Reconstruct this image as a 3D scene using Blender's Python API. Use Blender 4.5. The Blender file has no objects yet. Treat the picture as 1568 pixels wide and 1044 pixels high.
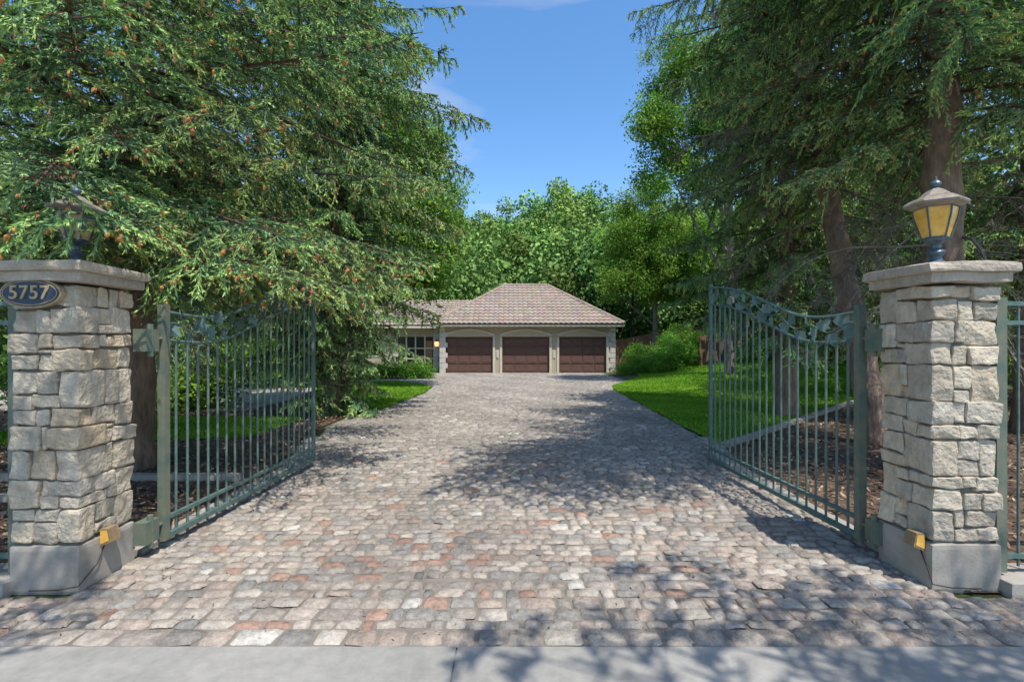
import bpy, math, random
import numpy as np
from mathutils import Vector, Matrix, noise

random.seed(7)
scene = bpy.context.scene
COL = scene.collection
CAMH = 1.65

# ------------------------------------------------------------------ helpers
def empty(name, loc=(0,0,0)):
    o = bpy.data.objects.new(name, None); o.location = loc; COL.objects.link(o); return o
def link(name, me, parent=None):
    o = bpy.data.objects.new(name, me); COL.objects.link(o)
    if parent: o.parent = parent
    return o
def np_mesh(name, V, F, cols, mats, smooth=False):
    V = np.asarray(V, dtype=np.float32); F = np.asarray(F, dtype=np.int32)
    M, k = F.shape
    me = bpy.data.meshes.new(name)
    me.vertices.add(len(V)); me.vertices.foreach_set('co', V.ravel())
    me.loops.add(M*k); me.loops.foreach_set('vertex_index', F.ravel())
    me.polygons.add(M); me.polygons.foreach_set('loop_start', np.arange(M, dtype=np.int32)*k)
    me.polygons.foreach_set('use_smooth', np.full(M, smooth))
    me.update(calc_edges=True)
    if cols is not None:
        a = me.color_attributes.new('col', 'FLOAT_COLOR', 'POINT')
        c = np.ones((len(V), 4), dtype=np.float32); c[:, :3] = cols
        a.data.foreach_set('color', c.ravel())
    for m in mats: me.materials.append(m)
    me.validate()
    return me

class G:
    def __init__(s): s.v=[]; s.f=[]; s.m=[]; s.c=[]; s.col=(1,1,1)
    def add(s, vs, fs, mat=0):
        o=len(s.v); s.v.extend([tuple(v) for v in vs]); s.c.extend([s.col]*len(vs))
        for f in fs: s.f.append([i+o for i in f]); s.m.append(mat)
    def box(s, lo, hi, mat=0):
        x0,y0,z0=lo; x1,y1,z1=hi
        s.add([(x0,y0,z0),(x1,y0,z0),(x1,y1,z0),(x0,y1,z0),(x0,y0,z1),(x1,y0,z1),(x1,y1,z1),(x0,y1,z1)],
              [(0,3,2,1),(4,5,6,7),(0,1,5,4),(1,2,6,5),(2,3,7,6),(3,0,4,7)], mat)
    def tube(s, pts, rad, seg=6, mat=0, cap=True, ph=0.0, nz=0.0):
        pts=[Vector(p) for p in pts]; n=len(pts)
        if not hasattr(rad,'__len__'): rad=[rad]*n
        vs=[]; prev=None
        for i,p in enumerate(pts):
            t=(pts[min(i+1,n-1)]-pts[max(i-1,0)])
            if t.length<1e-9: t=Vector((0,0,1))
            t.normalize()
            if prev is None:
                a=Vector((0,0,1)) if abs(t.z)<0.9 else Vector((1,0,0))
                u=t.cross(a).normalized()
            else:
                u=(prev-t*prev.dot(t)).normalized()
            prev=u; w=t.cross(u)
            for k in range(seg):
                a=2*math.pi*k/seg+ph
                r=rad[i]
                d=u*math.cos(a)+w*math.sin(a)
                if nz: r*=1+nz*noise.noise((p+d*0.6)*2.3)+nz*0.6*noise.noise((p+d*r)*7.2)
                vs.append(p+d*r)
        fs=[]
        for i in range(n-1):
            for k in range(seg):
                a=i*seg+k; b=i*seg+(k+1)%seg
                fs.append((a,b,b+seg,a+seg))
        if cap:
            fs.append(tuple(range(seg))[::-1]); fs.append(tuple((n-1)*seg+k for k in range(seg)))
        s.add(vs,fs,mat)
    def lathe(s, prof, c, seg=16, mat=0, ph=0):
        vs=[];fs=[]
        for r,z in prof:
            for k in range(seg):
                a=2*math.pi*k/seg+ph
                vs.append((c[0]+r*math.cos(a),c[1]+r*math.sin(a),c[2]+z))
        for i in range(len(prof)-1):
            for k in range(seg):
                a=i*seg+k;b=i*seg+(k+1)%seg
                fs.append((a,b,b+seg,a+seg))
        fs.append(tuple(range(seg))[::-1]); fs.append(tuple((len(prof)-1)*seg+k for k in range(seg)))
        s.add(vs,fs,mat)
    def build(s, name, mats, parent=None, smooth=False):
        me=bpy.data.meshes.new(name); me.from_pydata(s.v,[],s.f); me.update()
        me.polygons.foreach_set('material_index', s.m)
        if smooth: me.polygons.foreach_set('use_smooth',[True]*len(s.f))
        a=me.color_attributes.new('col','FLOAT_COLOR','POINT')
        c=np.ones((len(s.v),4),dtype=np.float32); c[:,:3]=np.array(s.c); a.data.foreach_set('color',c.ravel())
        for m in mats: me.materials.append(m)
        return link(name, me, parent)

# ------------------------------------------------------------------ materials
def newmat(name):
    m=bpy.data.materials.new(name); m.use_nodes=True; nt=m.node_tree
    b=nt.nodes['Principled BSDF']; return m,nt,b
def mat_surface(name, base, var=0.25, scale=6, rough=0.85, bump=0.3, bscale=40, use_col=False, metal=0, dist=0.01, c2=None, stretch=None, stain=0.0):
    m,nt,b=newmat(name); N=nt.nodes; L=nt.links
    tc=N.new('ShaderNodeTexCoord'); mp=N.new('ShaderNodeMapping'); L.new(tc.outputs['Object'],mp.inputs[0])
    if stretch: mp.inputs['Scale'].default_value=stretch
    n1=N.new('ShaderNodeTexNoise'); n1.inputs['Scale'].default_value=scale; n1.inputs['Detail'].default_value=6; n1.inputs['Roughness'].default_value=0.65
    L.new(mp.outputs[0],n1.inputs[0])
    rp=N.new('ShaderNodeValToRGB'); rp.color_ramp.elements[0].position=0.3; rp.color_ramp.elements[1].position=0.7
    c2_=c2 if c2 else tuple(min(1,x*(1+var)) for x in base)
    c1_=base if c2 else tuple(x*(1-var) for x in base)
    rp.color_ramp.elements[0].color=(*c1_,1); rp.color_ramp.elements[1].color=(*c2_,1)
    L.new(n1.outputs[0],rp.inputs[0])
    out=rp.outputs[0]
    if use_col:
        at=N.new('ShaderNodeAttribute'); at.attribute_name='col'
        mx=N.new('ShaderNodeMix'); mx.data_type='RGBA'; mx.blend_type='MULTIPLY'; mx.inputs[0].default_value=1
        L.new(out,mx.inputs[6]); L.new(at.outputs[0],mx.inputs[7]); out=mx.outputs[2]
    if stain:
        n3=N.new('ShaderNodeTexNoise'); n3.inputs['Scale'].default_value=1.3; n3.inputs['Detail'].default_value=6; n3.inputs['Roughness'].default_value=0.7
        L.new(tc.outputs['Object'],n3.inputs[0])
        r3=N.new('ShaderNodeValToRGB'); r3.color_ramp.elements[0].position=0.35; r3.color_ramp.elements[1].position=0.65
        r3.color_ramp.elements[0].color=(1-stain,1-stain,1-stain*1.05,1); r3.color_ramp.elements[1].color=(1.06,1.05,1.03,1)
        L.new(n3.outputs[0],r3.inputs[0])
        mx=N.new('ShaderNodeMix'); mx.data_type='RGBA'; mx.blend_type='MULTIPLY'; mx.inputs[0].default_value=1
        L.new(out,mx.inputs[6]); L.new(r3.outputs[0],mx.inputs[7]); out=mx.outputs[2]
    L.new(out,b.inputs['Base Color'])
    b.inputs['Roughness'].default_value=rough; b.inputs['Metallic'].default_value=metal
    b.inputs['Specular IOR Level'].default_value=0.3
    if bump:
        n2=N.new('ShaderNodeTexNoise'); n2.inputs['Scale'].default_value=bscale; n2.inputs['Detail'].default_value=5
        L.new(mp.outputs[0],n2.inputs[0])
        bp=N.new('ShaderNodeBump'); bp.inputs['Strength'].default_value=bump; bp.inputs['Distance'].default_value=dist
        L.new(n2.outputs[0],bp.inputs['Height']); L.new(bp.outputs[0],b.inputs['Normal'])
    return m
def mat_leaf(name, vlo=0.7, vhi=1.35, hue=0.02, trans=0.0):
    m=bpy.data.materials.new(name); m.use_nodes=True; nt=m.node_tree; N=nt.nodes; L=nt.links
    N.remove(N['Principled BSDF'])
    at=N.new('ShaderNodeAttribute'); at.attribute_name='col'
    oi=N.new('ShaderNodeObjectInfo')
    mr=N.new('ShaderNodeMapRange'); mr.inputs[3].default_value=vlo; mr.inputs[4].default_value=vhi; L.new(oi.outputs['Random'],mr.inputs[0])
    m7=N.new('ShaderNodeMath'); m7.operation='MULTIPLY'; m7.inputs[1].default_value=7.31; L.new(oi.outputs['Random'],m7.inputs[0])
    fr=N.new('ShaderNodeMath'); fr.operation='FRACT'; L.new(m7.outputs[0],fr.inputs[0])
    mh=N.new('ShaderNodeMapRange'); mh.inputs[3].default_value=0.5-hue; mh.inputs[4].default_value=0.5+hue; L.new(fr.outputs[0],mh.inputs[0])
    hs=N.new('ShaderNodeHueSaturation'); L.new(at.outputs[0],hs.inputs['Color']); L.new(mr.outputs[0],hs.inputs['Value']); L.new(mh.outputs[0],hs.inputs['Hue'])
    df=N.new('ShaderNodeBsdfDiffuse'); L.new(hs.outputs[0],df.inputs[0]); out=df.outputs[0]
    if trans:
        tr=N.new('ShaderNodeBsdfTranslucent'); L.new(hs.outputs[0],tr.inputs[0])
        mx=N.new('ShaderNodeMixShader'); mx.inputs[0].default_value=trans
        L.new(out,mx.inputs[1]); L.new(tr.outputs[0],mx.inputs[2]); out=mx.outputs[0]
    L.new(out,N['Material Output'].inputs[0])
    return m

M_needle=mat_leaf('needles',0.8,1.3,0.018)
M_leaf=mat_leaf('leaves',0.75,1.3,0.02,trans=0.3)
M_far=mat_leaf('far_leaves',0.55,1.5,0.03)
M_grassb=mat_leaf('grass_blades',0.98,1.02,0.0)
M_bark=mat_surface('bark',(0.14,0.095,0.068),c2=(0.40,0.28,0.20),scale=9,bump=1.0,bscale=16,dist=0.05,stretch=(1,1,0.35))
M_bark2=mat_surface('bark_grey',(0.14,0.115,0.09),c2=(0.30,0.25,0.20),scale=7,bump=1.0,bscale=14,dist=0.03,stretch=(1,1,0.3))
M_stone=mat_surface('pillar_stone',(0.74,0.71,0.66),c2=(1.17,1.14,1.07),scale=12,bump=1.0,bscale=38,use_col=True,dist=0.016,rough=0.9,stain=0.14)
M_mortar=mat_surface('mortar',(0.22,0.195,0.165),bump=0.5,bscale=80)
M_conc=mat_surface('concrete',(0.31,0.285,0.25),c2=(0.45,0.415,0.365),scale=5,bump=0.4,bscale=70,dist=0.006,rough=0.9,stain=0.25)
M_street=mat_surface('street_concrete',(0.29,0.28,0.255),c2=(0.37,0.355,0.325),scale=14,bump=0.4,bscale=150,dist=0.004,rough=0.9,stain=0.25)
M_cap=mat_surface('cap_stone',(0.38,0.32,0.25),c2=(0.58,0.50,0.40),scale=9,bump=0.9,bscale=26,dist=0.016,rough=0.9,stain=0.2)
M_cobble=mat_surface('cobble',(0.60,0.60,0.60),c2=(1.20,1.18,1.14),scale=26,bump=1.0,bscale=70,use_col=True,dist=0.010,rough=0.85,stain=0.22)
M_sand=mat_surface('joint_sand',(0.17,0.15,0.125),c2=(0.28,0.245,0.205),scale=5,bump=0.5,bscale=120)
M_metal=mat_surface('verdigris_metal',(0.075,0.135,0.12),c2=(0.155,0.235,0.21),scale=16,bump=0.25,bscale=60,rough=0.5,metal=0.1,dist=0.003)
M_rust=mat_surface('weathered_metal',(0.085,0.145,0.125),c2=(0.22,0.21,0.14),scale=9,bump=0.3,bscale=60,rough=0.6,dist=0.003)
M_lampm=mat_surface('lamp_metal',(0.05,0.085,0.115),c2=(0.15,0.20,0.24),scale=20,bump=0.2,bscale=60,rough=0.4,metal=0.3,dist=0.003)
M_lampr=mat_surface('lamp_roof',(0.17,0.14,0.11),c2=(0.36,0.31,0.25),scale=14,bump=0.2,bscale=60,rough=0.5,dist=0.003)
M_soil=mat_surface('mulch',(0.08,0.05,0.034),c2=(0.19,0.125,0.085),scale=9,bump=1.0,bscale=50,dist=0.03)
M_chip=mat_surface('chips',(0.8,0.8,0.8),c2=(1.2,1.2,1.2),scale=20,bump=0,use_col=True)
M_grass=mat_surface('grass',(0.07,0.17,0.02),c2=(0.13,0.27,0.035),scale=3,bump=1.0,bscale=90,dist=0.03)
M_ground=mat_surface('ground',(0.045,0.065,0.022),c2=(0.09,0.11,0.035),scale=0.5,bump=1.0,bscale=3,dist=0.3)
M_wall=mat_surface('stucco',(0.46,0.395,0.28),var=0.08,scale=3,bump=0.3,bscale=60,dist=0.01)
M_trim=mat_surface('trim_cream',(0.62,0.56,0.44),var=0.08,scale=3,bump=0.1)
M_quoin=mat_surface('quoin_stone',(0.57,0.54,0.48),var=0.15,scale=8,bump=0.5,bscale=30)
M_door=mat_surface('garage_door_wood',(0.11,0.060,0.046),c2=(0.17,0.095,0.074),scale=4,bump=0.15,bscale=30,rough=0.6,stretch=(1,1,6))
M_dark=mat_surface('dark_frame',(0.06,0.045,0.035),bump=0)
M_roof=mat_surface('roof_tile',(0.8,0.8,0.8),c2=(1.15,1.13,1.1),scale=2,bump=0.3,bscale=20,use_col=True,rough=0.8)
M_plaque=mat_surface('plaque_blue',(0.035,0.055,0.09),var=0.2,scale=20,bump=0.1,rough=0.4)
M_gold=mat_surface('plaque_gold',(0.42,0.32,0.19),var=0.25,scale=30,bump=0.1,rough=0.5)
M_hood=mat_surface('hood_bronze',(0.28,0.20,0.11),var=0.3,scale=30,bump=0.1,rough=0.5)
M_wood=mat_surface('fence_wood',(0.20,0.12,0.075),var=0.3,scale=4,bump=0.3,bscale=20)
def mat_simple(name,c,r=0.3,emit=None,es=0,metal=0):
    m,nt,b=newmat(name); b.inputs['Base Color'].default_value=(*c,1); b.inputs['Roughness'].default_value=r; b.inputs['Metallic'].default_value=metal
    if emit: b.inputs['Emission Color'].default_value=(*emit,1); b.inputs['Emission Strength'].default_value=es
    return m
M_amber=mat_surface('amber_glass',(0.68,0.34,0.05),c2=(0.92,0.58,0.15),scale=12,bump=0.2,bscale=20,rough=0.25)
M_frost=mat_surface('frosted_glass',(0.46,0.34,0.18),c2=(0.64,0.50,0.30),scale=10,bump=0.1,rough=0.3)
M_glass=mat_simple('window_glass',(0.03,0.035,0.04),0.08)
M_warm=mat_simple('lit_lamp',(0.9,0.5,0.2),0.5,(1,0.5,0.18),3.0)
M_warm_pane=mat_simple('interior_warm',(0.28,0.17,0.09),0.4)  # warm light behind the wing window, painted as a flat pane colour

# ------------------------------------------------------------------ terrain
def sm(x,a,b):
    t=np.clip((x-a)/(b-a),0,1); return t*t*(3-2*t)
def gh(x,y):
    x=np.asarray(x,float); y=np.asarray(y,float)
    g=sm(x,4.3,13)*sm(y,10,26)*1.1
    hill=sm(y,44,120)*19*(0.9+0.12*np.sin(x*0.045+0.8)+0.05*np.sin(x*0.13))
    return g+hill
xs=np.concatenate([np.linspace(-500,-60,12),np.linspace(-50,-12,14),np.linspace(-10,20,41),np.linspace(24,60,12),np.linspace(90,500,10)])
ys=np.concatenate([np.linspace(-400,-20,8),np.linspace(-10,40,51),np.linspace(44,140,33),np.linspace(170,600,10)])
X,Y=np.meshgrid(xs,ys); Z=gh(X,Y)
nx=len(xs); ny=len(ys)
idx=np.arange(nx*ny).reshape(ny,nx)
F=np.stack([idx[:-1,:-1],idx[:-1,1:],idx[1:,1:],idx[1:,:-1]],-1).reshape(-1,4)
link('ground', np_mesh('ground',np.stack([X,Y,Z],-1).reshape(-1,3),F,None,[M_ground],smooth=True))

def lerp_fn(tab):
    a=np.array(tab); return lambda y: np.interp(y,a[:,0],a[:,1])
Lf=lerp_fn([(2.7,-9),(3.18,-9),(3.19,-2.88),(7,-2.9),(7.8,-3.15),(10,-3.7),(11.5,-3.7),(13,-3.25),(17,-2.95),(19.5,-3.1),(21,-3.8),(22.5,-5.2),(23.5,-8),(29.3,-8)])
Rf=lerp_fn([(2.7,9),(3.18,9),(3.19,2.88),(7,2.9),(8.8,3.35),(14,3.55),(18,3.65),(20,4.0),(22,5.0),(24,6.2),(29.3,6.4)])
def strip_sheet(name, lf, rf, y0,y1,n,z,mat):
    V=[];F=[]
    for i in range(n+1):
        y=y0+(y1-y0)*i/n; V+= [(float(lf(y)),y,z),(float(rf(y)),y,z)]
    for i in range(n):
        a=i*2; F.append((a,a+1,a+3,a+2))
    return link(name,np_mesh(name,V,F,None,[mat]))
g=G()
g.box((-60,-8,-0.2),(-0.30,2.70,0.024)); g.box((-0.292,-8,-0.2),(60,2.70,0.0235))
g.box((-0.301,-8,-0.2),(-0.291,2.69,0.012))
g.build('street',[M_street])

drive=empty('cobblestone_driveway')
o=strip_sheet('joint_bed',Lf,Rf,2.7,29.2,400,0.016,M_sand); o.parent=drive
rng=np.random.default_rng(3)
cs=[]
y=2.71
pal_near=np.array([(.42,.37,.315),(.40,.35,.305),(.35,.325,.295),(.47,.425,.37),(.40,.325,.275),(.29,.275,.255),(.43,.36,.305),(.39,.345,.30),(.45,.395,.34)])
pal_far=np.array([(.375,.34,.30),(.335,.305,.27),(.405,.37,.325),(.31,.285,.255),(.37,.325,.28)])
while y<29.1:
    if y<2.85: rd=0.16
    elif y<5: rd=rng.uniform(0.09,0.135)
    else: rd=rng.uniform(0.095,0.125)
    l=float(Lf(y+rd/2)); r=float(Rf(y+rd/2))
    x=l+rng.uniform(0,0.04)
    far=min(1,max(0,(y-3.8)/4.0))
    while x<r-0.06:
        w=rng.uniform(0.08,0.21) if y<7 else rng.uniform(0.11,0.20)
        if y<2.85: w=rng.uniform(0.16,0.26)
        if x+w>r: w=r-x
        if w>0.05:
            pn=pal_near[rng.integers(len(pal_near))]; pf=pal_far[rng.integers(len(pal_far))]
            c=pf if rng.random()<far else pn
            if rng.random()<0.025: c=np.array((.54,.51,.46))
            redp=0.11*max(0,1-abs(x+1.2)/2.8) if y<4.6 else 0.02
            if y<7 and rng.random()<redp: c=np.array((.40,.265,.205))
            c=c*rng.uniform(0.80,1.15)
            bx=1.0+0.12*math.sin(x*1.9+y*0.7)*math.sin(y*1.1)
            gap=rng.uniform(0.004,0.010)
            dy=0.03*math.sin(x*1.1+y*0.5)+0.012*math.sin(x*3.7+y)
            cs.append((x+w/2,y+rd/2+rng.normal(0,0.005)+(dy if y>3.4 else 0),w/2-gap,rd/2-gap*0.8,*(c*bx)))
        x+=w
    y+=rd
cs=np.array(cs); n=len(cs)
p=np.array([-1,-0.78,0,0.78,1.0])
U,W=np.meshgrid(p,p); U=U.ravel(); W=W.ravel()
edge=np.maximum(abs(U),abs(W)); corner=(abs(U)>.99)&(abs(W)>.99); ic=(abs(abs(U)-.78)<.01)&(abs(abs(W)-.78)<.01)
hz=np.where(edge>0.99,-0.018,np.where(edge>0.77,0.0,0.002))
Uc=np.where(corner,U*0.88,np.where(ic,U*0.96,U)); Wc=np.where(corner,W*0.86,np.where(ic,W*.95,W))
jit=rng.normal(0,0.055,(n,25,2))
VX=cs[:,0:1]+cs[:,2:3]*(Uc[None]+jit[:,:,0]); VY=cs[:,1:2]+cs[:,3:4]*(Wc[None]+jit[:,:,1])
tilt=rng.normal(0,0.0025,(n,2)); base=0.032+rng.normal(0,0.003,(n,1))
VZ=base+hz[None]+tilt[:,0:1]*U[None]+tilt[:,1:2]*W[None]+rng.normal(0,0.002,(n,25))
V=np.stack([VX,VY,VZ],-1).reshape(-1,3)
q=np.array([(a*5+b,a*5+b+1,a*5+b+6,a*5+b+5) for a in range(4) for b in range(4)])
F=(np.arange(n)[:,None,None]*25+q[None]).reshape(-1,4)
cc=np.repeat(cs[:,4:7],25,axis=0)*rng.uniform(0.90,1.10,(n*25,1))
link('cobbles',np_mesh('cobbles',V,F,cc,[M_cobble],smooth=True),drive)
g=G()
for s in (-1,1):
    y=3.9
    while y<8.6:
        f=(Lf if s<0 else Rf); x=float(f(y)); x2=float(f(y+0.38))
        x0=min(x,x2)-(0.13 if s<0 else 0); x1=max(x,x2)+(0.13 if s>0 else 0)
        g.box((x0,y,0),(x1,y+0.385,0.055+random.uniform(-.004,.004)))
        y+=0.4
g.build('edging',[M_conc],drive)
nl_=900
x=rng.uniform(-4,4,nl_); y=2.75+rng.random(nl_)**1.5*9; z=np.full(nl_,0.042); a=rng.uniform(0,6.28,nl_); s_=rng.uniform(.006,.016,nl_)
ux=np.stack([np.cos(a),np.sin(a),rng.normal(0,.15,nl_)],-1)*s_[:,None]; vx=np.stack([-np.sin(a),np.cos(a),rng.normal(0,.3,nl_)],-1)*s_[:,None]*0.45
c0=np.stack([x,y,z],-1)
V=np.stack([c0-ux,c0+vx,c0+ux,c0-vx],1).reshape(-1,3)
pal=np.array([(.35,.24,.12),(.22,.14,.08),(.14,.10,.07),(.42,.32,.18)]); c=pal[rng.integers(0,4,nl_)]
ok=(x>Lf(y)+.1)&(x<Rf(y)-.1); V=V.reshape(-1,4,3)[ok].reshape(-1,3); c=c[ok]
link('leaf_litter',np_mesh('leaf_litter',V,np.arange(len(V)).reshape(-1,4),np.repeat(c,4,axis=0),[M_chip]))

def curveR(x):
    return np.interp(x,[3.3,3.45,4.2,5.4,7.2,9.0,13,20],[7.9,8.05,8.75,9.95,11.7,13.3,15,16])
def grid_region(name,x0,x1,y0,y1,st,inside,z,mat):
    xs=np.arange(x0,x1+st,st); ys=np.arange(y0,y1+st,st)
    X,Y=np.meshgrid(xs,ys); nx=len(xs); ny=len(ys)
    idx=np.arange(nx*ny).reshape(ny,nx)
    F=np.stack([idx[:-1,:-1],idx[:-1,1:],idx[1:,1:],idx[1:,:-1]],-1).reshape(-1,4)
    cx=X[:-1,:-1].ravel()+st/2; cy=Y[:-1,:-1].ravel()+st/2
    F=F[inside(cx,cy)]
    return link(name,np_mesh(name,np.stack([X,Y,gh(X,Y)+z],-1).reshape(-1,3),F,None,[mat],smooth=True))
inR=lambda x,y:(x>Rf(y)+0.02)&(y>curveR(x))&(y>7.9)&(x<14+0*y)&(y<30)
inL=lambda x,y:(x<Lf(y)-0.02)&(x>-5.6-0.25*(y-12))&(y>12.3+0.25*np.sin(x*2))&(y<22.3)
inL2=lambda x,y:(x<-4.6)&(x>-9.5)&(y>8.8+0.2*(x+4.6))&(y<11.2)
def blades(name,inside,x0,x1,y0,y1,dens,hgt,rng,z=0.02):
    n=int((x1-x0)*(y1-y0)*dens)
    x=rng.uniform(x0,x1,n); y=rng.uniform(y0,y1,n); k=inside(x,y); x=x[k];y=y[k]; n=len(x)
    zz=gh(x,y)+z
    a=rng.uniform(0,2*np.pi,n); w=rng.uniform(0.008,0.016,n); h=rng.uniform(0.5,1.2,n)*hgt
    dx=np.cos(a)*w; dy=np.sin(a)*w
    lx=rng.normal(0,0.4,n)*h; ly=rng.normal(0,0.4,n)*h
    V=np.stack([np.stack([x-dx,y-dy,zz],-1),np.stack([x+dx,y+dy,zz],-1),np.stack([x+lx,y+ly,zz+h],-1)],1).reshape(-1,3)
    pv=0.5+0.5*np.sin(x*1.3+2*np.sin(y*.9))*np.sin(y*1.7+x*.4)
    c=np.stack([0.14+0.10*pv,0.32+0.10*pv,0.028+0.014*pv],-1)*rng.uniform(0.65,1.3,(n,1))
    return np_mesh(name,V,np.arange(n*3).reshape(-1,3),np.repeat(c,3,axis=0),[M_grassb])
for nm,ins,b in (('lawn',inR,(3,14.5,7.5,30)),('lawn',inL,(-10,-2.5,11.5,23)),('lawn',inL2,(-10,-4,7.5,12))):
    e=empty(nm)
    o=grid_region('turf',b[0],b[1],b[2],b[3],0.1,ins,0.03,M_grass); o.parent=e
    link('grass_blades',blades('grass_blades',ins,*b,1300,0.05,rng,0.03),e)
def bed(name,inside,x0,x1,y0,y1,nchip):
    e=empty(name)
    o=grid_region('soil',x0,x1,y0,y1,0.1,inside,0.018,M_soil); o.parent=e
    x=rng.uniform(x0,x1,nchip); y=rng.uniform(y0,y1,nchip); k=inside(x,y); x=x[k]; y=y[k]; n=len(x)
    z=gh(x,y)+0.02+rng.uniform(0,0.02,n)
    a=rng.uniform(0,2*np.pi,n); L=rng.uniform(0.012,0.045,n); w=rng.uniform(0.005,0.014,n)
    ux=np.cos(a);uy=np.sin(a); tz=rng.normal(0,0.3,n)
    c0=np.stack([x,y,z],-1); u=np.stack([ux,uy,tz],-1)*L[:,None]; v=np.stack([-uy,ux,rng.normal(0,.4,n)],-1)*w[:,None]
    V=np.stack([c0-u-v,c0+u-v,c0+u+v,c0-u+v],1).reshape(-1,3)
    pal=np.array([(.28,.17,.10),(.17,.105,.065),(.38,.25,.15),(.22,.18,.13),(.48,.35,.22),(.10,.07,.045)])
    c=pal[rng.integers(0,len(pal),n)]*rng.uniform(0.6,1.2,(n,1))
    link('bark_chips',np_mesh('bark_chips',V,np.arange(n*4).reshape(-1,4),np.repeat(c,4,axis=0),[M_chip]),e)
bed('mulch_bed',lambda x,y:(x>Rf(np.maximum(y,3.3))+0.1)&(y<curveR(x)-0.02)&(y>3.3),2.8,16,3.3,16,30000)
bed('mulch_bed',lambda x,y:(x<Lf(np.maximum(y,3.3))-0.1)&(y>3.3)&~inL2(x,y)&~inL(x,y),-14,-2.8,3.3,14,30000)
g=G()
cx=np.linspace(3.4,12.5,46); cyv=curveR(cx)
for i in range(45):
    a=Vector((cx[i],cyv[i],0)); b=Vector((cx[i+1],cyv[i+1],0)); t=(b-a).normalized(); nrm=Vector((-t.y,t.x,0))*0.06
    za=float(gh(a.x,a.y)); zb=float(gh(b.x,b.y)); b=b-t*0.01
    vs=[a-nrm,b-nrm,b+nrm,a+nrm]; zz=[za,zb,zb,za]
    g.add([(v.x,v.y,z_-0.02) for v,z_ in zip(vs,zz)]+[(v.x,v.y,z_+0.09) for v,z_ in zip(vs,zz)],
          [(0,3,2,1),(4,5,6,7),(0,1,5,4),(1,2,6,5),(2,3,7,6),(3,0,4,7)])
g.build('garden_edging',[M_conc])
g=G(); g.box((-9,6.0,0),(-3.3,6.12,0.09)); g.box((-12,5.2,0),(-4.5,5.3,0.08)); g.build('garden_edging',[M_conc])
g=G(); g.box((-22,12.4,0),(-6.6,19,0.03)); g.build('garden_path',[M_conc])

# ------------------------------------------------------------------ pillars
GRID=[-1,-0.82,-0.3,0.25,0.8,1]
def rstone(g,lo,hi,r=0.014,amp=0.009,col=(.4,.36,.3),f6=1.2):
    c=Vector([(a+b)/2 for a,b in zip(lo,hi)]); h=Vector([(b-a)/2 for a,b in zip(lo,hi)])
    off=Vector((random.uniform(0,99),)*3)
    g.col=col
    n=len(GRID)
    for ax in range(3):
        for sg in (-1,1):
            vs=[]
            for i in GRID:
                for j in GRID:
                    q=[0,0,0]; q[ax]=sg; q[(ax+1)%3]=i; q[(ax+2)%3]=j
                    p_=Vector((q[0]*h.x,q[1]*h.y,q[2]*h.z))
                    inn=Vector([max(-(h[k]-r),min(h[k]-r,p_[k])) for k in range(3)])
                    d=p_-inn
                    if d.length>1e-6: p_=inn+d.normalized()*r
                    nv=noise.noise_vector((p_+off)*16)*amp+noise.noise_vector((p_+off)*6)*amp*f6
                    vs.append(c+p_+nv)
            fs=[]
            for i in range(n-1):
                for j in range(n-1):
                    a=i*n+j; f=(a,a+n,a+n+1,a+1)
                    fs.append(f if sg>0 else f[::-1])
            g.add(vs,fs,0)
    g.col=(1,1,1)
def stonecol():
    c=random.choice([(.57,.50,.405),(.53,.47,.39),(.61,.525,.41),(.50,.455,.39),(.58,.475,.355),(.52,.47,.395),(.64,.565,.465),(.54,.485,.405)])
    k=random.uniform(0.86,1.12); return tuple(x*k for x in c)
def split(a0,a1,b0,b1,out,maxa=0.30,depth=0):
    w=a1-a0;h=b1-b0
    if w>maxa or (w>0.18 and random.random()<0.40 and depth<4):
        m=a0+w*random.uniform(0.35,0.65); split(a0,m,b0,b1,out,maxa,depth+1); split(m,a1,b0,b1,out,maxa,depth+1)
    elif h>0.30 or (h>0.16 and random.random()<0.55):
        m=b0+h*random.uniform(0.35,0.65); split(a0,a1,b0,m,out,maxa,depth+1); split(a0,a1,m,b1,out,maxa,depth+1)
    else: out.append((a0,a1,b0,b1))
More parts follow.
